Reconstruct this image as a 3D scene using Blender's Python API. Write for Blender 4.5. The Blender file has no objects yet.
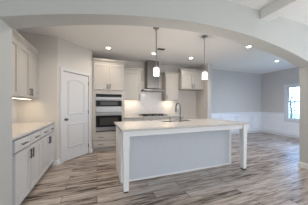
import bpy, bmesh, math, random
from mathutils import Vector, Matrix
random.seed(7)
C = bpy.context.scene.collection
SC = bpy.context.scene
PI = math.pi

# ------------------------------------------------------------------ camera
cd = bpy.data.cameras.new('camera'); cam = bpy.data.objects.new('camera', cd); C.objects.link(cam)
cd.sensor_width = 36; cd.lens = 18.0; cd.shift_y = 2.5/308; cd.clip_start = .02
cam.location = (0, 0, 1.28); cam.rotation_euler = (PI/2, 0, -math.radians(20.31))
SC.camera = cam
# ------------------------------------------------------------------ view / world / lights
SC.view_settings.view_transform = 'Standard'; SC.view_settings.look = 'None'
SC.view_settings.gamma = 1; SC.view_settings.use_curve_mapping = False
SC.view_settings.exposure = 0.15
SC.cycles.use_denoising = True
SC.cycles.max_bounces = 8; SC.cycles.diffuse_bounces = 6
SC.cycles.sample_clamp_indirect = 6
w = bpy.data.worlds.new('world'); SC.world = w; w.use_nodes = True
bg = w.node_tree.nodes['Background']
bg.inputs[0].default_value = (0.28, 0.55, 1.0, 1); bg.inputs[1].default_value = 12

def area(name, loc, rot, sx, sy, power, col, portal=False, spread=None):
    l = bpy.data.lights.new(name, 'AREA'); l.shape = 'RECTANGLE'; l.size = sx; l.size_y = sy
    l.energy = power; l.color = col
    o = bpy.data.objects.new(name, l); C.objects.link(o); o.location = loc; o.rotation_euler = rot
    if portal: l.cycles.is_portal = True
    if spread: l.spread = spread
    return o
FR_WIN = [(-1.2, 0.4), (1.6, 3.2), (4.6, 6.2)]      # unused; the front wall is solid, without windows
area('portal_dining', (7.43, 3.1, 1.4), (0, PI/2, 0), 1.4, 1.7, 1, (1, 1, 1), True)
DAY = (.93, 0.96, 1.0); FY0_ = -3.6
area('fill_front', (2.4, -3.55, 1.45), (PI/2, 0, 0), 9.2, 1.9, 122, (.88, .94, 1.0))  # unseen fill before the solid front wall, standing in for daylight
area('fill_front_high', (2.4, -3.35, 2.35), (math.radians(68), 0, 0), 9.0, .7, 25, DAY)  # second added fill, high and tilted down, also without a window
area('fill_front_up', (3.6, -.6, .8), (PI, 0, 0), 2.0, 2.0, 46, (.95, .97, 1.0))  # added upward fill with no source, brightens ceiling, beam and soffit
area('fill_side', (7.27, 0.6, 1.5), (0, PI/2, 0), 1.6, 1.4, 30, (.55, .75, 1.0))  # added blue fill on the solid side wall, brightens the left base cabinets
area('fill_dining', (5.9, 2.05, 1.0), (math.radians(88), 0, math.radians(18)), 1.8, 1.3, 38, (.54, .72, 1.0))  # added blue fill hidden behind the right pier, brightens the dining wall
CAN = [(.27, 4.1), (1.51, 4.1), (2.74, 4.1), (3.56, 2.79), (5.61, 3.38), (-.25, 2.75)]  # last one is unseen, added to brighten the left wall
CAN_W = [5, 5.5, 5, 9, 8, 10]
WARM = (1.0, .86, .72)

# ------------------------------------------------------------------ materials
M = {}
def mat(name, col, rough=.5, metal=0, emit=0, spec=None, trans=0):
    m = bpy.data.materials.new(name); m.use_nodes = True
    p = m.node_tree.nodes['Principled BSDF']
    p.inputs['Base Color'].default_value = (*col, 1); p.inputs['Roughness'].default_value = rough
    p.inputs['Metallic'].default_value = metal
    if spec is not None: p.inputs['Specular IOR Level'].default_value = spec
    if emit: p.inputs['Emission Color'].default_value = (*col, 1); p.inputs['Emission Strength'].default_value = emit
    if trans: p.inputs['Transmission Weight'].default_value = trans
    M[name] = m; return m
def noise_mat(name, c1, c2, scale, rough=.5, metal=0, bump=0, stretch=(1, 1, 1), detail=3):
    m = mat(name, c1, rough, metal); nt = m.node_tree; p = nt.nodes['Principled BSDF']
    tc = nt.nodes.new('ShaderNodeTexCoord'); mp = nt.nodes.new('ShaderNodeMapping')
    mp.inputs['Scale'].default_value = stretch
    n = nt.nodes.new('ShaderNodeTexNoise'); n.inputs['Scale'].default_value = scale; n.inputs['Detail'].default_value = detail
    r = nt.nodes.new('ShaderNodeValToRGB')
    r.color_ramp.elements[0].position = .35; r.color_ramp.elements[0].color = (*c1, 1)
    r.color_ramp.elements[1].position = .65; r.color_ramp.elements[1].color = (*c2, 1)
    L = nt.links.new
    L(tc.outputs['Object'], mp.inputs[0]); L(mp.outputs[0], n.inputs['Vector']); L(n.outputs[0], r.inputs[0])
    L(r.outputs[0], p.inputs['Base Color'])
    if bump:
        b = nt.nodes.new('ShaderNodeBump'); b.inputs['Strength'].default_value = bump
        L(n.outputs[0], b.inputs['Height']); L(b.outputs[0], p.inputs['Normal'])
    return m
noise_mat('wall_paint', (.585, .56, .53), (.60, .575, .545), 60, .75, bump=.02)
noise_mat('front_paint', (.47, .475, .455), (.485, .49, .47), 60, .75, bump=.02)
noise_mat('ceiling_paint', (.80, .79, .77), (.82, .81, .79), 80, .85, bump=.03)
noise_mat('trim_paint', (.70, .705, .71), (.72, .725, .73), 30, .4)
noise_mat('cabinet_paint', (.475, .45, .415), (.495, .47, .435), 20, .42)
noise_mat('island_shaded', (.58, .62, .68), (.60, .64, .70), 20, .42)  # darker island tone, shade under the counter put into the colour
noise_mat('door_paint', (.61, .605, .60), (.63, .625, .62), 30, .4)
noise_mat('wainscot_paint', (.86, .86, .87), (.88, .88, .89), 30, .4)
noise_mat('island_white', (.82, .83, .84), (.84, .85, .86), 20, .42)
noise_mat('base_paint', (.57, .575, .59), (.59, .595, .61), 20, .42)
noise_mat('quartz', (.53, .515, .49), (.61, .595, .57), 35, .18, detail=6)
mat('nickel', (.17, .16, .15), .35, 1)
noise_mat('stainless', (.22, .215, .21), (.34, .33, .32), 25, .33, 1, stretch=(1, 1, 30))
noise_mat('stainless_hood', (.20, .19, .18), (.27, .26, .25), 40, .30, 1, stretch=(30, 30, 1))
mat('black_glass', (.012, .012, .014), .12, spec=.1)
mat('oven_window', (.05, .046, .042), .06, spec=.3)
mat('black_iron', (.02, .02, .02), .5)
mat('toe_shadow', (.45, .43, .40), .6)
mat('dark_gap', (.03, .03, .03), .8)
mat('plastic_white', (.85, .85, .84), .35)
mat('lamp_glow', (1.0, .93, .82), .5, emit=14)
mat('under_glow', (1.0, .80, .55), .5, emit=6)
mat('pendant_glass', (1.0, .95, .90), .3, emit=.85)
mat('rod_metal', (.36, .36, .36), .35, 1)
mat('glass_clear', (1, 1, 1), .0, trans=1)
noise_mat('leaf', (.11, .055, .032), (.17, .085, .05), 4, .7)
noise_mat('bark', (.06, .045, .03), (.09, .065, .045), 8, .9)
noise_mat('grass', (.14, .20, .08), (.22, .28, .13), 3, .9)

# window glass that lets daylight straight through, with a faint reflection
gm = M['glass_clear']; nt = gm.node_tree; nt.nodes.clear()
o_ = nt.nodes.new('ShaderNodeOutputMaterial'); t_ = nt.nodes.new('ShaderNodeBsdfTransparent')
g_ = nt.nodes.new('ShaderNodeBsdfGlossy'); g_.inputs['Roughness'].default_value = .02
x_ = nt.nodes.new('ShaderNodeMixShader'); f_ = nt.nodes.new('ShaderNodeFresnel'); f_.inputs[0].default_value = 1.45
nt.links.new(f_.outputs[0], x_.inputs[0]); nt.links.new(t_.outputs[0], x_.inputs[1]); nt.links.new(g_.outputs[0], x_.inputs[2]); nt.links.new(x_.outputs[0], o_.inputs[0])

# backsplash: glossy subway tile
def tile_mat():
    m = mat('subway_tile', (.62, .585, .55), .2); nt = m.node_tree; p = nt.nodes['Principled BSDF']; L = nt.links.new
    tc = nt.nodes.new('ShaderNodeTexCoord'); sp = nt.nodes.new('ShaderNodeSeparateXYZ'); cb = nt.nodes.new('ShaderNodeCombineXYZ')
    ad = nt.nodes.new('ShaderNodeMath'); ad.operation = 'ADD'
    L(tc.outputs['Object'], sp.inputs[0]); L(sp.outputs[0], ad.inputs[0]); L(sp.outputs[1], ad.inputs[1])
    L(ad.outputs[0], cb.inputs[0]); L(sp.outputs[2], cb.inputs[1])
    b = nt.nodes.new('ShaderNodeTexBrick'); b.inputs['Scale'].default_value = 1
    b.inputs['Brick Width'].default_value = .15; b.inputs['Row Height'].default_value = .075; b.inputs['Mortar Size'].default_value = .002
    b.inputs['Color1'].default_value = (.76, .72, .69, 1); b.inputs['Color2'].default_value = (.80, .76, .73, 1); b.inputs['Mortar'].default_value = (.66, .62, .59, 1)
    L(cb.outputs[0], b.inputs['Vector']); L(b.outputs['Color'], p.inputs['Base Color'])
tile_mat()

# floor: wood-look planks running along X
def floor_mat():
    m = mat('plank_floor', (.3, .27, .24), .3, spec=.30); nt = m.node_tree; p = nt.nodes['Principled BSDF']; L = nt.links.new; N = nt.nodes.new
    tc = N('ShaderNodeTexCoord')
    def brick(c1, c2, mo, ms):
        b = N('ShaderNodeTexBrick'); b.offset = .37; b.offset_frequency = 2; b.inputs['Scale'].default_value = 1
        b.inputs['Brick Width'].default_value = 1.22; b.inputs['Row Height'].default_value = .165; b.inputs['Mortar Size'].default_value = ms
        b.inputs['Color1'].default_value = c1; b.inputs['Color2'].default_value = c2; b.inputs['Mortar'].default_value = mo
        L(tc.outputs['Object'], b.inputs['Vector']); return b
    b = brick((0, 0, 0, 1), (1, 1, 1, 1), (0, 0, 0, 1), .0)
    # per plank shift of the grain
    sc = N('ShaderNodeVectorMath'); sc.operation = 'SCALE'; sc.inputs['Scale'].default_value = 37
    L(b.outputs['Color'], sc.inputs[0])
    av = N('ShaderNodeVectorMath'); av.operation = 'ADD'; L(tc.outputs['Object'], av.inputs[0]); L(sc.outputs[0], av.inputs[1])
    mp = N('ShaderNodeMapping'); mp.inputs['Scale'].default_value = (1.5, 15, 1); L(av.outputs[0], mp.inputs[0])
    n1 = N('ShaderNodeTexNoise'); n1.inputs['Scale'].default_value = 1.6; n1.inputs['Detail'].default_value = 6; n1.inputs['Roughness'].default_value = .62; n1.inputs['Distortion'].default_value = .12
    L(mp.outputs[0], n1.inputs['Vector'])
    r = N('ShaderNodeValToRGB'); e = r.color_ramp.elements
    e[0].position = .32; e[0].color = (.08, .060, .050, 1)
    e[1].position = .68; e[1].color = (.60, .55, .51, 1)
    x = e.new(.41); x.color = (.32, .265, .228, 1)
    x = e.new(.52); x.color = (.47, .41, .37, 1)
    # plank tone: shifts the grain value
    bw = N('ShaderNodeMath'); bw.operation = 'MULTIPLY_ADD'; bw.inputs[1].default_value = .16; bw.inputs[2].default_value = -.10
    L(b.outputs['Color'], bw.inputs[0])
    ad = N('ShaderNodeMath'); ad.operation = 'ADD'; L(n1.outputs[0], ad.inputs[0]); L(bw.outputs[0], ad.inputs[1])
    L(ad.outputs[0], r.inputs[0])
    # fine grain
    mp2 = N('ShaderNodeMapping'); mp2.inputs['Scale'].default_value = (3, 60, 1); L(av.outputs[0], mp2.inputs[0])
    n2 = N('ShaderNodeTexNoise'); n2.inputs['Scale'].default_value = 2; n2.inputs['Detail'].default_value = 4; L(mp2.outputs[0], n2.inputs['Vector'])
    r2 = N('ShaderNodeValToRGB'); r2.color_ramp.elements[0].position = .3; r2.color_ramp.elements[0].color = (.72, .72, .72, 1)
    r2.color_ramp.elements[1].position = .7; r2.color_ramp.elements[1].color = (1.12, 1.12, 1.12, 1); L(n2.outputs[0], r2.inputs[0])
    mx = N('ShaderNodeMix'); mx.data_type = 'RGBA'; mx.blend_type = 'MULTIPLY'; mx.inputs[0].default_value = 1
    L(r.outputs[0], mx.inputs[6]); L(r2.outputs[0], mx.inputs[7])
    # seams
    s = brick((1, 1, 1, 1), (1, 1, 1, 1), (.35, .33, .31, 1), .0045)
    m2 = N('ShaderNodeMix'); m2.data_type = 'RGBA'; m2.blend_type = 'MULTIPLY'; m2.inputs[0].default_value = 1
    L(mx.outputs[2], m2.inputs[6]); L(s.outputs['Color'], m2.inputs[7])
    L(m2.outputs[2], p.inputs['Base Color'])
    rr = N('ShaderNodeMapRange'); rr.inputs[3].default_value = .30; rr.inputs[4].default_value = .46; L(n1.outputs[0], rr.inputs[0]); L(rr.outputs[0], p.inputs['Roughness'])
    bp = N('ShaderNodeBump'); bp.inputs['Strength'].default_value = .08; bp.inputs['Distance'].default_value = .01; L(n2.outputs[0], bp.inputs['Height']); L(bp.outputs[0], p.inputs['Normal'])
floor_mat()

# ------------------------------------------------------------------ mesh helpers
def bx(bm, x0, x1, y0, y1, z0, z1, bev=0):
    vs = [bm.verts.new(p) for p in ((x0,y0,z0),(x1,y0,z0),(x1,y1,z0),(x0,y1,z0),(x0,y0,z1),(x1,y0,z1),(x1,y1,z1),(x0,y1,z1))]
    fs = [bm.faces.new([vs[i] for i in f]) for f in ((3,2,1,0),(4,5,6,7),(0,1,5,4),(1,2,6,5),(2,3,7,6),(3,0,4,7))]
    if bev:
        es = list({e for f in fs for e in f.edges})
        bmesh.ops.bevel(bm, geom=es, offset=bev, segments=2, affect='EDGES', profile=.6)
def prism(bm, poly, z0, z1):
    lo = [bm.verts.new((x, y, z0)) for x, y in poly]; hi = [bm.verts.new((x, y, z1)) for x, y in poly]
    n = len(poly); bm.faces.new(lo[::-1]); bm.faces.new(hi)
    for i in range(n): bm.faces.new((lo[i], lo[(i+1) % n], hi[(i+1) % n], hi[i]))
def xz_prism(bm, poly, y0, y1):
    lo = [bm.verts.new((x, y0, z)) for x, z in poly]; hi = [bm.verts.new((x, y1, z)) for x, z in poly]
    n = len(poly); bm.faces.new(lo); bm.faces.new(hi[::-1])
    for i in range(n): bm.faces.new((lo[(i+1) % n], lo[i], hi[i], hi[(i+1) % n]))
def lathe(bm, prof, n=24, cx=0, cy=0, axis='Z'):
    rings = []
    for r, z in prof:
        ring = []
        for k in range(n):
            a = 2*PI*k/n; u, v = r*math.cos(a), r*math.sin(a)
            p = (cx+u, cy+v, z) if axis == 'Z' else (cx+u, z, cy+v)
            ring.append(bm.verts.new(p))
        rings.append(ring)
    for a, b in zip(rings, rings[1:]):
        for k in range(n): bm.faces.new((a[k], a[(k+1) % n], b[(k+1) % n], b[k]))
    bm.faces.new(rings[0][::-1]); bm.faces.new(rings[-1])
def tube(bm, pts, r, n=10):
    pts = [Vector(p) for p in pts]; rings = []
    ref = None
    for i, p in enumerate(pts):
        d = (pts[min(i+1, len(pts)-1)] - pts[max(i-1, 0)]).normalized()
        if ref is None: ref = d.orthogonal().normalized()
        ref = (ref - d*ref.dot(d)).normalized(); q = d.cross(ref)
        rr = r[i] if isinstance(r, (list, tuple)) else r
        rings.append([bm.verts.new(p + (ref*math.cos(2*PI*k/n) + q*math.sin(2*PI*k/n))*rr) for k in range(n)])
    for a, b in zip(rings, rings[1:]):
        for k in range(n): bm.faces.new((a[k], a[(k+1) % n], b[(k+1) % n], b[k]))
    bm.faces.new(rings[0][::-1]); bm.faces.new(rings[-1])
def sweep(bm, path, prof, closed=False, plane='XY'):
    """profile (out, up) swept along a polyline; out = right-hand side of travel (plane XY) with mitres.
    plane 'XZ': path in x,z ; out = in-plane right-hand offset, up = towards -Y"""
    n = len(path); P = [Vector(p) for p in path]; rows = []
    for i in range(n):
        a = (P[i]-P[i-1]).normalized() if (i > 0 or closed) else None
        b = (P[(i+1) % n]-P[i]).normalized() if (i < n-1 or closed) else None
        a = a or b; b = b or a
        na = Vector((a.y, -a.x)); nb = Vector((b.y, -b.x)); m = (na+nb).normalized(); m /= max(.3, m.dot(na))
        row = []
        for o, u in prof:
            q = P[i] + m*o
            row.append(bm.verts.new((q.x, q.y, u) if plane == 'XY' else (q.x, -u, q.y)))
        rows.append(row)
    k = len(prof); rng = range(n) if closed else range(n-1)
    for i in rng:
        A, B = rows[i], rows[(i+1) % n]
        for j in range(k): bm.faces.new((A[j], A[(j+1) % k], B[(j+1) % k], B[j]))
    if not closed: bm.faces.new(rows[0][::-1]); bm.faces.new(rows[-1])
def obj(name, bm, m, parent=None, smooth=False, label=None):
    bmesh.ops.recalc_face_normals(bm, faces=bm.faces)
    me = bpy.data.meshes.new(name); bm.to_mesh(me); bm.free()
    me.materials.append(M[m] if isinstance(m, str) else m)
    if smooth:
        for p in me.polygons: p.use_smooth = True
        try: me.set_sharp_from_angle(angle=math.radians(40))
        except Exception: pass
    o = bpy.data.objects.new(name, me); C.objects.link(o)
    if parent: o.parent = parent
    if label: o['label'] = label
    return o
def B(): return bmesh.new()
def box(name, x0, x1, y0, y1, z0, z1, m, parent=None, bev=0):
    bm = B(); bx(bm, x0, x1, y0, y1, z0, z1, bev); return obj(name, bm, m, parent)
def struct(o): o['kind'] = 'structure'; return o
def tag(o, label, cat, group=None):
    o['label'] = label; o['category'] = cat
    if group: o['group'] = group
    return o
def thing(name, label, cat, loc=(0, 0, 0), rz=0, group=None):
    o = bpy.data.objects.new(name, None); C.objects.link(o); o.empty_display_size = .1
    o.location = loc; o.rotation_euler = (0, 0, rz); return tag(o, label, cat, group)
def copy_tree(o, parent=None):
    c = o.copy(); C.objects.link(c)
    if parent: c.parent = parent
    for ch in [x for x in bpy.data.objects if x.parent == o]: copy_tree(ch, c)
    return c

# ------------------------------------------------------------------ dimensions
XL, XR, YB = -1.48, 7.30, 5.08          # kitchen left wall, dining right wall, back wall
YA0, YA1 = 1.72, 1.95                   # arch wall
JL, JR, ZS, ZA = -.80, 3.94, 2.045, 2.376
CK, CF = 2.743, 2.79
FX0, FY0 = -2.4, -3.6
PA = (-.79, 3.80); PB = (-.12, 4.50)
CT = .93                                # counter top height

# ------------------------------------------------------------------ shell
struct(box('floor', FX0-.1, XR+.15, FY0-.1, YB+.15, -.1, 0, 'plank_floor'))
struct(box('ceiling', XL-.1, XR+.15, YA1-.02, YB+.15, CK, CK+.15, 'ceiling_paint'))
struct(box('ceiling_front', FX0-.1, XR+.15, FY0-.1, YA1-.021, CF, CF+.12, 'ceiling_paint'))
struct(box('wall_left', XL-.1, XL, YA1, YB, 0, CK, 'wall_paint'))
struct(box('wall_back', XL-.1, XR+.15, YB, YB+.15, 0, CK, 'wall_paint'))
# right wall with the dining window, solid in the front room
W0, W1, WZ0, WZ1 = 2.25, 4.03, .69, 2.03
S0, S1 = .2, 1.6
bm = B()
for (a, b, c, d) in ((FY0-.1, W0, 0, CF), (W1, YB, 0, CF), (W0, W1, 0, WZ0), (W0, W1, WZ1, CF)):
    bx(bm, XR, XR+.15, a, b, c, d)
struct(obj('wall_right', bm, 'wall_paint'))
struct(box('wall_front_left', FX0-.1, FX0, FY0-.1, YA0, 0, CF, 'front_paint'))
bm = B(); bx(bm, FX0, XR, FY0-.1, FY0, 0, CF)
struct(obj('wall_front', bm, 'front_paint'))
# arch wall
hw = (JR-JL)/2; rise = ZA-ZS; R = (hw*hw+rise*rise)/(2*rise); cx = (JL+JR)/2; n = 64
arc = []
for i in range(n+1):
    x = JL + (JR-JL)*i/n; arc.append((x, ZA - R + math.sqrt(R*R-(x-cx)**2)))
bm = B()
bx(bm, FX0, JL, YA0, YA1, 0, CF); bx(bm, JR, XR, YA0, YA1, 0, CF)
vs = {}
for i, (x, z) in enumerate(arc):
    for j, (yy, zz) in enumerate(((YA0, z), (YA1, z), (YA0, CF), (YA1, CF))): vs[i, j] = bm.verts.new((x, yy, zz))
for i in range(n):
    a = lambda j: vs[i, j]; b = lambda j: vs[i+1, j]
    bm.faces.new((a(0), b(0), b(2), a(2))); bm.faces.new((a(1), a(3), b(3), b(1))); bm.faces.new((a(0), a(1), b(1), b(0))); bm.faces.new((a(2), b(2), b(3), a(3)))
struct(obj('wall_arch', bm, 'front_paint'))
# pantry walls: front piece, diagonal with the door opening, return
DX, DY = PB[0]-PA[0], PB[1]-PA[1]; LD = math.hypot(DX, DY); ux, uy = DX/LD, DY/LD; nx, ny = -uy, ux   # n points into pantry
def dp(t, d=0): return (PA[0]+ux*t+nx*d, PA[1]+uy*t+ny*d)
T0, T1, DH = .122, .832, 2.035
bm = B()
prism(bm, [(XL, 3.80), PA, (PA[0]-.02, PA[1]+.1), (XL, 3.90)], 0, CK)
prism(bm, [PA, dp(T0-.005), dp(T0-.005, .1), dp(-.0, .1)], 0, CK)
prism(bm, [dp(T1+.005), PB, dp(LD, .1), dp(T1+.005, .1)], 0, CK)
prism(bm, [dp(T0-.005), dp(T1+.005), dp(T1+.005, .1), dp(T0-.005, .1)], DH+.005, CK)
prism(bm, [PB, (PB[0], YB), (PB[0]-.1, YB), dp(LD, .1)], 0, CK)
struct(obj('wall_pantry', bm, 'wall_paint'))
struct(box('wall_partition', 3.645, 3.80, 4.42, YB, 0, CK, 'wall_paint'))
# ceiling beam in the front room
bm = B(); bx(bm, 2.44, 2.645, FY0, YA0-.001, 2.646, CF, .003); o = obj('ceiling_beam', bm, 'ceiling_paint'); struct(o)

# baseboards (profile out,up)
BB = [(0, 0), (.015, 0), (.015, .085), (.009, .10), (0, .105)]
def base(name, paths):
    bm = B()
    for p in paths: sweep(bm, p, BB)
    return struct(obj(name, bm, 'trim_paint'))
base('baseboard_pantry', [[(-.868, 3.80), PA, dp(.05)], [dp(.905), dp(LD-.003)]])
base('baseboard_back', [[(3.645, 4.6), (3.645, 4.42), (3.80, 4.42), (3.80, YB), (XR, YB), (XR, YA1), (JR, YA1), (JR, YA0), (XR, YA0)]])
base('baseboard_front', [[(FX0, FY0+.01), (FX0, YA0), (JL, YA0), (JL, YA1-.002)]])

# wainscot on the dining walls: painted field, cap rail, picture-frame mouldings
CR = [(0, -.04), (.012, -.04), (.016, -.018), (.045, -.008), (.045, .014), (0, .022)]
ZR = .93
struct(box('trim_1', 3.80, XR, YB-.005, YB, .10, ZR, 'wainscot_paint'))
bm = B(); bx(bm, XR-.005, XR, YA1, YB-.005, .10, .59)
for a, b in ((YA1, W0-.09), (W1+.09, YB-.005)): bx(bm, XR-.005, XR, a, b, .59, ZR)
struct(obj('trim_2', bm, 'wainscot_paint'))
bm = B(); sweep(bm, [(3.80, 4.44), (3.80, YB-.004), (XR-.004, YB-.004), (XR-.004, W1+.09)], [(o, ZR+u) for o, u in CR])
sweep(bm, [(XR-.004, W0-.09), (XR-.004, YA1)], [(o, ZR+u) for o, u in CR])
struct(obj('trim_3', bm, 'wainscot_paint'))
FRM = [(0, 0), (.038, 0), (.034, .014), (.016, .024), (.004, .018)]
def ring(bm, a, b, z0, z1, yb, rot):
    b2 = B(); pts = [(a, z0), (a, z1), (b, z1), (b, z0)]
    sweep(b2, pts, FRM, closed=True, plane='XZ')
    for v in b2.verts:
        x, y, z = v.co
        v.co = (x, yb+y, z) if not rot else (yb+y, x, z)
    me = bpy.data.meshes.new('t'); b2.to_mesh(me); b2.free(); bm.from_mesh(me); bpy.data.meshes.remove(me)
bm = B()
for a, b in ((3.95, 4.78), (4.88, 5.71), (5.80, 6.63), (6.72, 7.20)): ring(bm, a, b, .20, .82, YB-.005, False)
for a, b in ((4.18, 4.98),): ring(bm, a, b, .20, .82, XR-.005, True)
ring(bm, 3.14, 4.06, .20, .50, XR-.005, True)
ring(bm, 2.15, 3.06, .20, .50, XR-.005, True)
struct(obj('trim_4', bm, 'wainscot_paint'))

# dining window
wn = bpy.data.objects.new('window_1', None); C.objects.link(wn); wn.location = (XR, 0, 0); struct(wn)
bm = B()
bx(bm, -.022, 0, W0-.085, W0, WZ0, WZ1); bx(bm, -.022, 0, W1, W1+.085, WZ0, WZ1); bx(bm, -.026, 0, W0-.10, W1+.10, WZ1, WZ1+.085)
bx(bm, -.022, 0, W0-.085, W1+.085, WZ0-.10, WZ0-.02)
obj('window_casing', bm, 'trim_paint', wn)
bm = B(); bx(bm, -.05, .05, W0-.10, W1+.10, WZ0-.02, WZ0+.008, .004); obj('window_sill', bm, 'trim_paint', wn)
def sash(y0, y1, z0, z1, xo, cols, rows):
    bm = B(); t = .048
    bx(bm, xo, xo+.035, y0, y0+t, z0, z1); bx(bm, xo, xo+.035, y1-t, y1, z0, z1); bx(bm, xo, xo+.035, y0+t, y1-t, z0, z0+t); bx(bm, xo, xo+.035, y0+t, y1-t, z1-t, z1)
    for i in range(1, cols):
        y = y0+t+(y1-y0-2*t)*i/cols; bx(bm, xo+.005, xo+.028, y-.012, y+.012, z0+t, z1-t)
    for i in range(1, rows):
        z = z0+t+(z1-z0-2*t)*i/rows; bx(bm, xo+.006, xo+.027, y0+t, y1-t, z-.012, z+.012)
    s = obj('window_sash', bm, 'trim_paint', wn)
    b2 = B(); bx(b2, xo+.014, xo+.019, y0+t, y1-t, z0+t, z1-t); obj('pane', b2, 'glass_clear', s)
zm = 1.40
for a, b in ((W0+.004, 3.065), (3.145, W1-.004)):
    sash(a, b, zm-.01, WZ1-.003, .050, 4, 2); sash(a, b, WZ0+.01, zm+.03, .012, 4, 2)
box('mullion', -.02, .13, 3.066, 3.144, WZ0, WZ1, 'trim_paint', wn)

# pantry door, built in door space: x along the wall, y 0 = wall face (front -y)
dr = bpy.data.objects.new('door_1', None); C.objects.link(dr); struct(dr)
dr.location = (PA[0], PA[1], 0); dr.rotation_euler = (0, 0, math.atan2(uy, ux))
dw = T1-T0
bm = B(); bx(bm, T0+.003, T1-.003, .004, .040, .012, DH-.003, .002)
SM = [(0, 0), (.034, 0), (.030, .012), (.016, .016), (.004, .010)]
def mould(bm, pts):
    b2 = B(); sweep(b2, pts, SM, closed=True, plane='XZ')
    for v in b2.verts: v.co.y += .0045
    me = bpy.data.meshes.new('t'); b2.to_mesh(me); b2.free(); bm.from_mesh(me); bpy.data.meshes.remove(me)
a, b = T0+.115, T1-.115
mould(bm, [(a, .30), (a, .855), (b, .855), (b, .30)])
pts = [(a, 1.06), (a, 1.82)]
for i in range(1, 16):
    t = i/16; pts.append((a+(b-a)*t, 1.82+.085*math.sin(PI*t)))
pts += [(b, 1.82), (b, 1.06)]
mould(bm, pts)
bx(bm, a+.05, b-.05, -.001, .004, .35, .805, .002)
bx(bm, a+.05, b-.05, -.001, .004, 1.11, 1.80, .002)
obj('door_panel', bm, 'door_paint', dr)
bm = B()
bx(bm, T0-.072, T0-.004, -.018, 0, 0, DH+.004); bx(bm, T1+.004, T1+.072, -.018, 0, 0, DH+.004); bx(bm, T0-.072, T1+.072, -.020, 0, DH+.004, DH+.072)
bx(bm, T0-.072, T0-.055, -.024, -.018, 0, DH+.06); bx(bm, T1+.055, T1+.072, -.024, -.018, 0, DH+.06)
obj('door_casing', bm, 'door_paint', dr)
bm = B(); kx, kz = T0+.065, .955
lathe(bm, [(.030, .003), (.030, -.006), (.012, -.010), (.010, -.030), (.022, -.038), (.029, -.050), (.026, -.062), (.012, -.068)], 20, kx, kz, 'Y')
obj('door_knob', bm, 'nickel', dr, True)
for z in (.22, 1.10, 1.84):
    bm = B(); lathe(bm, [(.007, z-.045), (.007, z+.045)], 10, T1+.001, -.006); bx(bm, T1-.012, T1+.012, -.002, .001, z-.045, z+.045); obj('hinge', bm, 'nickel', dr)

# backsplash tile
bm = B(); bx(bm, .748, 1.335, YB-.008, YB, CT+.001, 1.428); bx(bm, 1.335, 2.165, YB-.008, YB, CT+.001, 2.1); bx(bm, 2.165, 2.69, YB-.008, YB, CT+.001, 1.428)
struct(obj('trim_5', bm, 'subway_tile'))

# ------------------------------------------------------------------ cabinets
def front_panel(bm, x0, x1, z0, z1, st=.06, d=.024, rec=.019, back=.0195):
    y0, y1 = -d, back
    bx(bm, x0, x0+st, y0, y1, z0, z1); bx(bm, x1-st, x1, y0, y1, z0, z1)
    bx(bm, x0+st, x1-st, y0, y1, z0, z0+st); bx(bm, x0+st, x1-st, y0, y1, z1-st, z1)
    bx(bm, x0+st, x1-st, y0+rec, y1, z0+st, z1-st)
def pull(parent, x, z, vertical, L=.13, y=-.020, name='pull'):
    bm = B(); h = L/2
    if vertical:
        tube(bm, [(x, y-.028, z-h), (x, y-.028, z+h)], .0085)
        for s in (-1, 1): tube(bm, [(x, y, z+s*(h-.02)), (x, y-.028, z+s*(h-.02))], .005)
    else:
        tube(bm, [(x-h, y-.028, z), (x+h, y-.028, z)], .0085)
        for s in (-1, 1): tube(bm, [(x+s*(h-.02), y, z), (x+s*(h-.02), y-.028, z)], .005)
    obj(name, bm, 'nickel', parent, True)
def door(parent, x0, x1, z0, z1, m, hx, hz, st=.057, rec=.019):
    bm = B(); front_panel(bm, x0, x1, z0, z1, st, rec=rec); o = obj('door', bm, m, parent)
    if hx is not None: pull(o, hx, hz, True)
    return o
def drawer(parent, x0, x1, z0, z1, m, hxs, slab=True):
    bm = B()
    if slab: bx(bm, x0, x1, -.020, .0195, z0, z1, .002)
    else: front_panel(bm, x0, x1, z0, z1, .04)
    o = obj('drawer', bm, m, parent)
    for hx in hxs: pull(o, hx, (z0+z1)/2, False)
    return o
def base_cab(label, W, loc, rz, group, splits, D=.60, m='cabinet_paint'):
    t = thing('base_cabinet', label, 'cabinet', loc, rz, group)
    box('cabinet_body', .0005, W-.0005, .02, D-.001, .10, CT-.031, m, t)
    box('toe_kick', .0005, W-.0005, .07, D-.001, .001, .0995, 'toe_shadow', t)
    g = .006
    for a, b, hs in splits:          # hs: door pull side, or None for a drawer stack
        drawer(t, a+g, b-g, .744, .878, m, [(a+b)/2])
        if hs == 'stack':
            drawer(t, a+g, b-g, .425, .724, m, [(a+b)/2], False); drawer(t, a+g, b-g, .115, .412, m, [(a+b)/2], False)
        elif hs == 'R': door(t, a+g, b-g, .115, .728, m, b-.035, .63, rec=.009)
        else: door(t, a+g, b-g, .115, .728, m, a+.035, .63, rec=.009)
    return t
CROWN = [(0, -.07), (.010, -.07), (.010, -.056), (.018, -.050), (.048, -.024), (.056, -.022), (.056, 0), (0, 0)]
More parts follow.
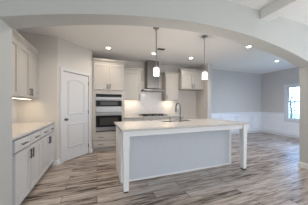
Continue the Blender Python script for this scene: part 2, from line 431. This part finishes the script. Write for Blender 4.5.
def wall_cab(label, W, D, z0, z1, loc, rz, group, doors, crown_sides, hz=None, m='cabinet_paint', crown=True):
    t = thing('wall_cabinet', label, 'cabinet', (loc[0], loc[1], z0), rz, group)
    h = z1-z0
    bm = B(); bx(bm, .0005, W-.0005, .02, D-.001, 0, h); bx(bm, .0005, W-.0005, 0, .0198, h-.05, h); bx(bm, .0005, W-.0005, 0, .0198, 0, .010)
    if doors[0][0] > .015: bx(bm, .0005, doors[0][0]-.002, 0, .0198, 0, h)
    if W-doors[-1][1] > .015: bx(bm, doors[-1][1]+.002, W-.0005, 0, .0198, 0, h)
    obj('cabinet_body', bm, m, t)
    for a, b, hx in doors: door(t, a+.005, b-.005, .016, h-.055, m, hx, .012+.10)
    if crown:
        bm = B(); path = [(0.0005, 0), (W-.0005, 0)]
        L_, R_ = crown_sides
        if L_: path = [(.0005, L_)] + path
        if R_: path = path + [(W-.0005, R_)]
        # travel left->right with the front at -y : out is to the right-hand side
        sweep(bm, path, [(o, h+.06+u) for o, u in CROWN])
        obj('crown_moulding', bm, m, t)
    return t
R90 = PI/2
# left run (faces +X)
XF = -.87; G1 = 'base cabinets along the left wall'
base_cab('light painted base cabinet nearest the arch jamb, under the left countertop', 1.01, (XF, 1.953, 0), R90, G1, [(.17, .59, 'R'), (.59, 1.01, 'L')], m='base_paint')
base_cab('light painted base cabinet next to the pantry wall, under the left countertop', .832, (XF, 2.965, 0), R90, G1, [(0, .416, 'R'), (.416, .832, 'L')], m='base_paint')
bm = B(); bx(bm, XL+.001, -.84, 1.953, 3.797, CT-.03, CT, .003); tag(obj('countertop', bm, 'quartz'), 'cream quartz countertop along the left wall, ending at the pantry wall', 'countertop', 'quartz countertops')
G2 = 'wall cabinets on the left wall'
XU = -1.15
wall_cab('painted wall cabinet nearest the arch jamb, upper left wall, above the left countertop', .986, .329, 1.40, 2.29, (XU, 1.953), R90, G2, [(.12, .55, .515), (.55, .986, .585)], (0, 0))
wall_cab('painted wall cabinet on the left wall beside the pantry corner, above the left countertop', .857, .329, 1.40, 2.29, (XU, 2.941), R90, G2, [(0, .4285, .3935), (.4285, .857, .4635)], (0, 0))

# oven tower
TX0, TX1, YF = -.119, .746, 4.48
t = thing('oven_cabinet', 'tall painted cabinet housing the two wall ovens, right of the pantry door', 'cabinet', (TX0, YF, 0))
Wt = TX1-TX0; OX0, OX1 = .088, .788
bm = B(); D = YB-YF-.002; ZC = 2.46
bx(bm, 0, OX0, .02, D, .10, ZC); bx(bm, OX1, Wt, .02, D, .10, ZC); bx(bm, OX0, OX1, .02, D, .10, .535); bx(bm, OX0, OX1, .02, D, 1.585, ZC); bx(bm, 0, Wt, 0, .0198, 2.43, ZC); bx(bm, 0, .028, 0, .0198, .10, 2.43); bx(bm, Wt-.028, Wt, 0, .0198, .10, 2.43); bx(bm, .028, OX0, 0, .0198, .495, 1.69); bx(bm, OX1, Wt-.028, 0, .0198, .495, 1.69); bx(bm, OX0, OX1, 0, .0198, 1.585, 1.69); bx(bm, OX0, OX1, 0, .0198, .495, .534); bx(bm, OX0, OX1, D-.02, D, .535, 1.585)
obj('cabinet_body', bm, 'cabinet_paint', t)
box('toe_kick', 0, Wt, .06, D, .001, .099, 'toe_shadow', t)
drawer(t, .03, Wt-.03, .312, .485, 'cabinet_paint', [.22, Wt-.22]); drawer(t, .03, Wt-.03, .125, .300, 'cabinet_paint', [.22, Wt-.22])
c_ = Wt/2
door(t, .035, c_-.006, 1.70, 2.42, 'cabinet_paint', c_-.035, 1.80); door(t, c_+.006, Wt-.035, 1.70, 2.42, 'cabinet_paint', c_+.035, 1.80)
bm = B(); sweep(bm, [(0, 0), (Wt, 0), (Wt, .5)], [(o, ZC+.075+u*1.25) for o, u in CROWN]); obj('crown_moulding', bm, 'cabinet_paint', t)
# microwave oven (upper)
ow = OX1-OX0-.006
mo = thing('microwave_oven', 'stainless built-in microwave above the larger oven in the tall cabinet', 'microwave', (TX0+OX0+.003, YF, 1.075))
bm = B(); bx(bm, .005, ow-.005, .005, .50, .002, .505); obj('oven_body', bm, 'stainless', mo)
bm = B(); bx(bm, 0, ow, -.022, .004, .425, .505, .003); cp = obj('control_panel', bm, 'black_glass', mo)
bm = B(); bx(bm, 0, ow, -.024, .004, .165, .420, .004); d_ = obj('oven_door', bm, 'black_glass', mo)
bm = B(); bx(bm, .12, ow-.12, -.026, -.0243, .20, .30, .0005); obj('door_glass', bm, 'oven_window', d_, label='smoky grey viewing glass')
bm = B(); bx(bm, 0, ow, -.0255, -.0242, .33, .419); obj('door_trim', bm, 'stainless', d_)
bm = B(); tube(bm, [(.03, -.06, .355), (ow-.03, -.06, .355)], .012)
for x in (.06, ow-.06): tube(bm, [(x, -.025, .355), (x, -.06, .355)], .008)
obj('handle', bm, 'stainless', d_, True)
bm = B(); bx(bm, 0, ow, -.022, .004, .002, .160, .003); obj('lower_trim', bm, 'stainless', mo)
# lower oven
ov = thing('wall_oven', 'stainless wall oven with dark glass door below the microwave, above two drawers', 'oven', (TX0+OX0+.003, YF, .537))
bm = B(); bx(bm, .005, ow-.005, .005, .56, .002, .53); obj('oven_body', bm, 'stainless', ov)
bm = B(); bx(bm, 0, ow, -.024, .004, .135, .53, .004); d_ = obj('oven_door', bm, 'black_glass', ov)
bm = B(); bx(bm, .10, ow-.10, -.026, -.0243, .19, .39, .0005); obj('door_glass', bm, 'oven_window', d_, label='smoky grey viewing glass')
bm = B(); bx(bm, 0, ow, -.0255, -.0242, .455, .529); obj('door_trim', bm, 'stainless', d_)
bm = B(); tube(bm, [(.03, -.06, .49), (ow-.03, -.06, .49)], .012)
for x in (.06, ow-.06): tube(bm, [(x, -.025, .49), (x, -.06, .49)], .008)
obj('handle', bm, 'stainless', d_, True)
bm = B(); bx(bm, 0, ow, -.022, .004, .032, .125, .003); obj('lower_trim', bm, 'stainless', ov)
bm = B(); bx(bm, 0, ow, -.010, .004, .002, .030, .001); obj('gap_strip', bm, 'black_iron', ov)  # black strip painted in for the shadow gap below the oven

# back wall cabinets
YU = 4.77; DU = YB-YU-.001
wall_cab('single-door painted wall cabinet between the oven cabinet and the range hood', 1.32-.752, DU, 1.43, 2.375, (.752, YU), 0, 'wall cabinets beside the range hood', [(.02, .555, .515)], (0, DU-.01))
wall_cab('single-door painted wall cabinet between the range hood and the deeper corner cabinet', 2.688-2.175, DU, 1.43, 2.34, (2.175, YU), 0, 'wall cabinets beside the range hood', [(.012, .50, .05)], (DU-.01, 0))
# cabinet over the refrigerator space
t = wall_cab('deep two-door painted cabinet over the empty refrigerator space', 3.640-2.692, YB-4.62-.001, 1.83, 2.46, (2.692, 4.62), 0, None, [(.02, .474, .439), (.474, .928, .509)], (.14, 0))
# base cabinets on the back wall
G3 = 'base cabinets along the back wall'
base_cab('painted drawer base cabinet beside the oven cabinet, left of the cooktop', 1.32-.752, (.752, YF, 0), 0, G3, [(0, .568, 'stack')], D=YB-YF)
base_cab('painted base cabinet directly under the black cooktop', .85, (1.322, YF, 0), 0, G3, [(0, .425, 'R'), (.425, .85, 'L')], D=YB-YF)
base_cab('painted drawer base cabinet right of the cooktop beside the refrigerator space', .514, (2.174, YF, 0), 0, G3, [(0, .514, 'stack')], D=YB-YF)
bm = B(); bx(bm, .750, 2.70, YF-.03, YB-.009, CT-.03, CT, .003); tag(obj('countertop', bm, 'quartz'), 'pale quartz countertop along the back wall carrying the black cooktop', 'countertop', 'quartz countertops')
# cooktop
t = thing('cooktop', 'black gas cooktop set into the back countertop below the range hood', 'cooktop', (1.745, 4.78, CT))
bm = B(); bx(bm, -.43, .43, -.25, .25, .001, .010, .003); obj('cooktop_plate', bm, 'black_glass', t)
for gx in (-.28, 0, .28):
    bm = B(); z = .050
    for yy in (-.20, .22): bx(bm, gx-.125, gx+.125, yy-.006, yy+.006, z-.012, z)
    for xx in (-.125, 0, .125): bx(bm, gx+xx-.006, gx+xx+.006, -.206, .226, z-.012, z)
    for yy in (-.08, .01, .10): bx(bm, gx-.125, gx+.125, yy-.005, yy+.005, z-.010, z)
    for xx in (-.12, .12):
        for yy in (-.198, .218): bx(bm, gx+xx-.007, gx+xx+.007, yy-.007, yy+.007, .0105, z)
    obj('grate', bm, 'black_iron', t)
for bx_, by in ((-.28, -.1), (-.28, .12), (0, .01), (.28, -.1), (.28, .12)):
    bm = B(); lathe(bm, [(.045, .0102), (.045, .018), (.03, .024), (.01, .025)], 16, bx_, by); obj('burner', bm, 'black_iron', t)
for k in range(5):
    bm = B(); lathe(bm, [(.017, .0102), (.015, .030), (.006, .032)], 14, -.16+.08*k, -.228); obj('knob', bm, 'stainless', t)
# hood
t = thing('range_hood', 'stainless chimney range hood on the back wall above the cooktop', 'range hood', (1.73, YB, 1.74))
hwid, hd = .38, .50
bm = B(); bx(bm, -hwid, hwid, -hd, -.009, .0, .035, .003)
# slanted canopy
lo = [(-hwid+.005, -hd+.005), (hwid-.005, -hd+.005), (hwid-.005, -.009), (-hwid+.005, -.009)]; hi = [(-.20, -.34), (.20, -.34), (.20, -.009), (-.20, -.009)]
for (A, za, Bq, zb) in ((lo, .035, hi, .09),):
    va = [bm.verts.new((x, y, za)) for x, y in A]; vb = [bm.verts.new((x, y, zb)) for x, y in Bq]
    bm.faces.new(va[::-1]); bm.faces.new(vb)
    for i in range(4): bm.faces.new((va[i], va[(i+1) % 4], vb[(i+1) % 4], vb[i]))
obj('hood_canopy', bm, 'stainless_hood', t)
bm = B(); bx(bm, -.20, .20, -.34, -.009, .09, CK-1.74-.002, .004)
obj('chimney', bm, 'stainless_hood', t)
bm = B(); bx(bm, -.34, -.01, -.45, -.06, -.006, -.0005); bx(bm, .01, .34, -.45, -.06, -.006, -.0005); obj('grease_filter', bm, 'nickel', t)
bm = B()
for k in range(4): bx(bm, -.09+.05*k, -.06+.05*k, -hd-.004, -hd-.0002, .010, .025, .001)
obj('button', bm, 'black_iron', t)

# ------------------------------------------------------------------ island
t = thing('kitchen_island', 'white kitchen island with flat back panel and two square corner legs', 'kitchen island', (0, 0, 0))
IX0, IX1, IY0, IY1, PY = .325, 2.81, 2.195, 3.28, 2.56
bm = B(); bx(bm, .365, 2.725, PY, 3.24, .0, CT-.031); obj('island_body', bm, 'island_white', t)
box('back_panel', .42, 2.67, PY-.004, PY-.0003, .0305, CT-.031, 'island_shaded', t)['label'] = 'flat back panel with counter shade in its colour'
bm = B(); bx(bm, .363, .42, PY-.014, PY-.0005, .0, CT-.031); bx(bm, 2.67, 2.727, PY-.014, PY-.0005, .0, CT-.031)
bx(bm, .42, 2.67, PY-.010, PY-.0003, 0, .03)
obj('panel_trim', bm, 'island_white', t)
def leg(x0):
    bm = B(); y0 = 2.22; wd = .098
    bx(bm, x0, x0+wd, y0, y0+wd, .64, CT-.031, .002)
    bx(bm, x0+.014, x0+wd-.014, y0+.014, y0+wd-.014, .618, .642)
    s0, s1 = .004, .012      # slight taper below the block
    a = [(x0+s0, y0+s0), (x0+wd-s0, y0+s0), (x0+wd-s0, y0+wd-s0), (x0+s0, y0+wd-s0)]
    b = [(x0+s1, y0+s1), (x0+wd-s1, y0+s1), (x0+wd-s1, y0+wd-s1), (x0+s1, y0+wd-s1)]
    va = [bm.verts.new((x, y, .622)) for x, y in a]; vb = [bm.verts.new((x, y, .024)) for x, y in b]
    bm.faces.new(va); bm.faces.new(vb[::-1])
    for i in range(4): bm.faces.new((va[i], va[(i+1) % 4], vb[(i+1) % 4], vb[i]))
    l = obj('leg', bm, 'island_white', t)
    box('foot', x0+.016, x0+wd-.016, y0+.016, y0+wd-.016, 0, .0238, 'black_iron', l)
leg(.350); leg(2.695)
bm = B(); bx(bm, .449, 2.694, 2.245, 2.265, .815, CT-.031); bx(bm, .375, .395, 2.319, PY-.0145, .815, CT-.031); bx(bm, 2.695, 2.715, 2.319, PY-.0145, .815, CT-.031)
obj('apron', bm, 'island_white', t)
# working side of the island: doors
ti = bpy.data.objects.new('tmp', None)
for k, (a, b) in enumerate(((.39, .85), (.85, 1.31), (1.31, 1.66), (1.66, 2.01), (2.01, 2.70))):
    bm = B(); front_panel(bm, -b+.003, -a-.003, .115, .72 if k not in (2, 3) else .88); 
    for v in bm.verts: v.co.x *= -1; v.co.y = 3.26 - v.co.y
    obj('door', bm, 'island_shaded', t)
    if k not in (2, 3):
        bm = B(); bx(bm, a+.003, b-.003, 3.241, 3.26, .73, .885, .002); obj('drawer', bm, 'island_shaded', t)
# countertop with a sink cut-out
SX0, SX1, SY0, SY1 = 1.28, 2.00, 2.88, 3.14
bm = B(); z0, z1 = CT-.03, CT
for a, b, c, d in ((IX0, SX0, IY0, IY1), (SX1, IX1, IY0, IY1), (SX0, SX1, IY0, SY0), (SX0, SX1, SY1, IY1)): bx(bm, a, b, c, d, z0, z1)
bmesh.ops.remove_doubles(bm, verts=bm.verts, dist=.0001)
tag(obj('countertop', bm, 'quartz'), 'large white quartz island top with the sink and faucet', 'countertop', 'quartz countertops')
# sink: the island body is solid, so the bowl stays above it as a shallow undermount tray
t = thing('sink', 'stainless undermount sink set in the island countertop', 'sink', ((SX0+SX1)/2, (SY0+SY1)/2, CT-.030))
sx, sy = (SX1-SX0)/2-.001, (SY1-SY0)/2-.001
bm = B()
for a in ((-sx, -sx+.006, -sy, sy), (sx-.006, sx, -sy, sy), (-sx+.006, sx-.006, -sy, -sy+.006), (-sx+.006, sx-.006, sy-.006, sy)): bx(bm, *a, 0, .024)
bx(bm, -sx, sx, -sy, sy, -.0005, .002)
obj('bowl', bm, 'stainless', t)
bm = B(); lathe(bm, [(.04, .002), (.04, .005), (.02, .004)], 18); obj('drain', bm, 'nickel', t)
# faucet
t = thing('faucet', 'tall nickel gooseneck faucet standing on the island by the sink', 'faucet', (1.63, 2.825, CT))
bm = B(); lathe(bm, [(.030, .0005), (.030, .008), (.022, .014), (.019, .10), (.014, .11)], 20); obj('faucet_base', bm, 'nickel', t, True)
pts = [(0, 0, .10), (0, 0, .30)]
for k in range(0, 13):
    a_ = PI*k/12; pts.append((0, .09-.09*math.cos(a_), .30+.09*math.sin(a_)))
bm = B(); tube(bm, pts, .012, 12); tube(bm, [(0, .18, .305), (0, .185, .20)], [.013, .017], 12); obj('spout', bm, 'nickel', t, True)
bm = B(); tube(bm, [(.018, 0, .06), (.05, 0, .075), (.085, 0, .11)], .007); obj('lever', bm, 'nickel', t, True)
t = thing('soap_dispenser', 'small nickel soap dispenser beside the island faucet', 'soap dispenser', (1.40, 2.835, CT))
bm = B(); lathe(bm, [(.018, .0005), (.018, .006), (.010, .010), (.009, .055), (.006, .06)], 16); obj('pump_base', bm, 'nickel', t, True)
bm = B(); tube(bm, [(0, 0, .058), (0, 0, .085), (0, .02, .095), (0, .06, .090)], .006); obj('nozzle', bm, 'nickel', t, True)

# ------------------------------------------------------------------ outlets
def outlet(label, loc, rz, group=None):
    t = thing('electrical_outlet', label, 'outlet', loc, rz, group)
    bm = B(); bx(bm, -.037, .037, -.006, -.0005, -.058, .058, .002); p = obj('cover_plate', bm, 'plastic_white', t)
    for z in (-.025, .025):
        bm = B(); bx(bm, -.017, .017, -.0085, -.0062, z-.014, z+.014, .001); s = obj('socket', bm, 'plastic_white', t)
        b2 = B(); bx(b2, -.008, -.005, -.0095, -.0086, z-.006, z+.006); bx(b2, .005, .008, -.0095, -.0086, z-.006, z+.006); obj('slot', b2, 'dark_gap', s)
outlet('white outlet on the left end panel of the island', (.365, 2.80, .76), -R90)
outlet('white outlet on the back wall in the empty refrigerator space', (2.82, YB, 1.20), 0)

# ------------------------------------------------------------------ pendants
def pendant(x, y, label):
    t = thing('pendant_lamp', label, 'pendant lamp', (x, y, 1.83), 0, 'pendants over the island')
    top = CK-1.83
    bm = B(); lathe(bm, [(.05, top-.001), (.06, top-.012), (.055, top-.022), (.012, top-.03)], 24); obj('canopy', bm, 'rod_metal', t, True)
    bm = B(); tube(bm, [(0, 0, .19), (0, 0, top-.025)], .009, 10); obj('rod', bm, 'rod_metal', t, True)
    bm = B(); lathe(bm, [(.028, .150), (.032, .155), (.032, .180), (.016, .195)], 20); obj('socket_cap', bm, 'rod_metal', t, True)
    bm = B(); lathe(bm, [(.046, 0), (.054, .004), (.058, .05), (.058, .12), (.050, .145), (.030, .152)], 28); obj('lamp_shade', bm, 'pendant_glass', t, True)
    l = bpy.data.lights.new('pendant_light', 'POINT'); l.energy = 12; l.color = (1, .90, .80); l.shadow_soft_size = .065
    o = bpy.data.objects.new('pendant_light', l); C.objects.link(o); o.location = (x, y, 1.74)
pendant(1.045, 2.70, 'glowing white glass pendant lamp over the island, in front of the range hood')
pendant(2.15, 2.70, 'glowing white glass pendant lamp over the island, in front of the refrigerator cabinet')

# ------------------------------------------------------------------ recessed lights
CL = ['round recessed ceiling light above the oven cabinet', 'round recessed ceiling light in front of the range hood', 'round recessed ceiling light in front of the cabinet over the refrigerator space',
      'round recessed ceiling light right of the island near the arch', 'round recessed ceiling light in the dining room near the window', 'unseen recessed ceiling light added to brighten the left wall']
for (x, y), pw, lb in zip(CAN, CAN_W, CL):
    t = thing('recessed_light', lb, 'ceiling light', (x, y, CK), 0, 'recessed ceiling lights')
    bm = B()
    prof = [(.075, -.0005), (.075, -.006), (.054, -.009), (.050, -.0005)]
    rows = [[bm.verts.new((r*math.cos(2*PI*k/28), r*math.sin(2*PI*k/28), z)) for k in range(28)] for r, z in prof]
    for i in range(4):
        for k in range(28): bm.faces.new((rows[i][k], rows[i][(k+1) % 28], rows[(i+1) % 4][(k+1) % 28], rows[(i+1) % 4][k]))
    obj('trim_ring', bm, 'plastic_white', t)
    bm = B(); lathe(bm, [(.049, -.001), (.048, -.0045)], 24); obj('lens', bm, 'lamp_glow', t)
    l = bpy.data.lights.new('can_light', 'AREA'); l.shape = 'DISK'; l.size = .12; l.energy = pw; l.color = WARM if x < 3 else (1, .88, .76); l.spread = math.radians(150)
    o = bpy.data.objects.new('can_light', l); C.objects.link(o); o.location = (x, y, CK-.02)
# ceiling register
t = thing('ceiling_vent', 'small grey ceiling air vent between the pendant and the recessed lights', 'vent', (1.57, 3.71, CK))
bm = B(); bx(bm, -.10, .10, -.06, -.045, -.008, -.0005); bx(bm, -.10, .10, .045, .06, -.008, -.0005); bx(bm, -.10, -.085, -.045, .045, -.008, -.0005); bx(bm, .085, .10, -.045, .045, -.008, -.0005); obj('vent_frame', bm, 'rod_metal', t)
bm = B()
for k in range(5): bx(bm, -.085, .085, -.038+k*.018, -.031+k*.018, -.007, -.001)
obj('slats', bm, 'black_iron', t)

# ------------------------------------------------------------------ under-cabinet lights
def under(label, x0, x1, y0, y1, z, pw):
    t = thing('under_cabinet_light', label, 'light strip', ((x0+x1)/2, (y0+y1)/2, z), 0, 'under-cabinet light strips')
    hx, hy = (x1-x0)/2, (y1-y0)/2
    bm = B(); bx(bm, -hx, hx, -hy, hy, -.012, -.0005); obj('housing', bm, 'plastic_white', t)
    bm = B(); bx(bm, -hx+.004, hx-.004, -hy+.004, hy-.004, -.015, -.0122); obj('diffuser', bm, 'under_glow', t)
    area('strip_light', ((x0+x1)/2, (y0+y1)/2, z-.02), (0, 0, 0), x1-x0, y1-y0, pw, (1, .78, .52))
under('thin warm light strip under the left cabinet nearest the arch', -1.26, -1.22, 2.10, 2.80, 1.40, .6)
under('thin warm light strip under the left cabinet beside the pantry corner', -1.26, -1.22, 3.00, 3.70, 1.40, 1.1)
under('thin warm light strip under the cabinet left of the range hood', .82, 1.26, 4.93, 4.97, 1.43, .8)
under('thin warm light strip under the cabinet right of the range hood', 2.22, 2.57, 4.93, 4.97, 1.43, .9)

# ------------------------------------------------------------------ outdoors, seen through the dining window
struct(box('ground', XR+.5, 40, -20, 30, -.6, -.5, 'grass'))
def tree(x, y, s, label):
    t = thing('tree', label, 'tree', (x, y, -.5))
    bm = B(); tube(bm, [(0, 0, 0), (.05, 0, 1.2*s), (-.05, .05, 2.4*s), (.1, 0, 3.4*s)], [.14*s, .11*s, .08*s, .03*s], 10)
    for k in range(9):
        a_ = k*2.4; z = (1.1+.25*k)*s; tube(bm, [(0, 0, z), (.6*s*math.cos(a_), .6*s*math.sin(a_), z+.4*s), (1.1*s*math.cos(a_), 1.1*s*math.sin(a_), z+.6*s)], [.05*s, .03*s, .012*s], 6)
    obj('trunk', bm, 'bark', t)
    bm = B()
    for k in range(450):
        a_ = random.random()*2*PI; u = random.uniform(-1, 1); r = random.random()**.4*1.5*s
        p = Vector((r*math.cos(a_)*math.sqrt(1-u*u), r*math.sin(a_)*math.sqrt(1-u*u), 2.6*s+u*r*1.1))
        q = Matrix.Rotation(random.random()*6, 3, 'X') @ Matrix.Rotation(random.random()*6, 3, 'Z'); sz = .10*s
        vs_ = [bm.verts.new(p + q @ Vector(v)) for v in ((-sz, 0, 0), (0, -sz*.5, .01), (sz, 0, 0), (0, sz*.5, .01))]
        bm.faces.new(vs_)
    obj('foliage', bm, 'leaf', t)
tree(19.0, 10.1, .85, 'leafy tree outside the dining room window')
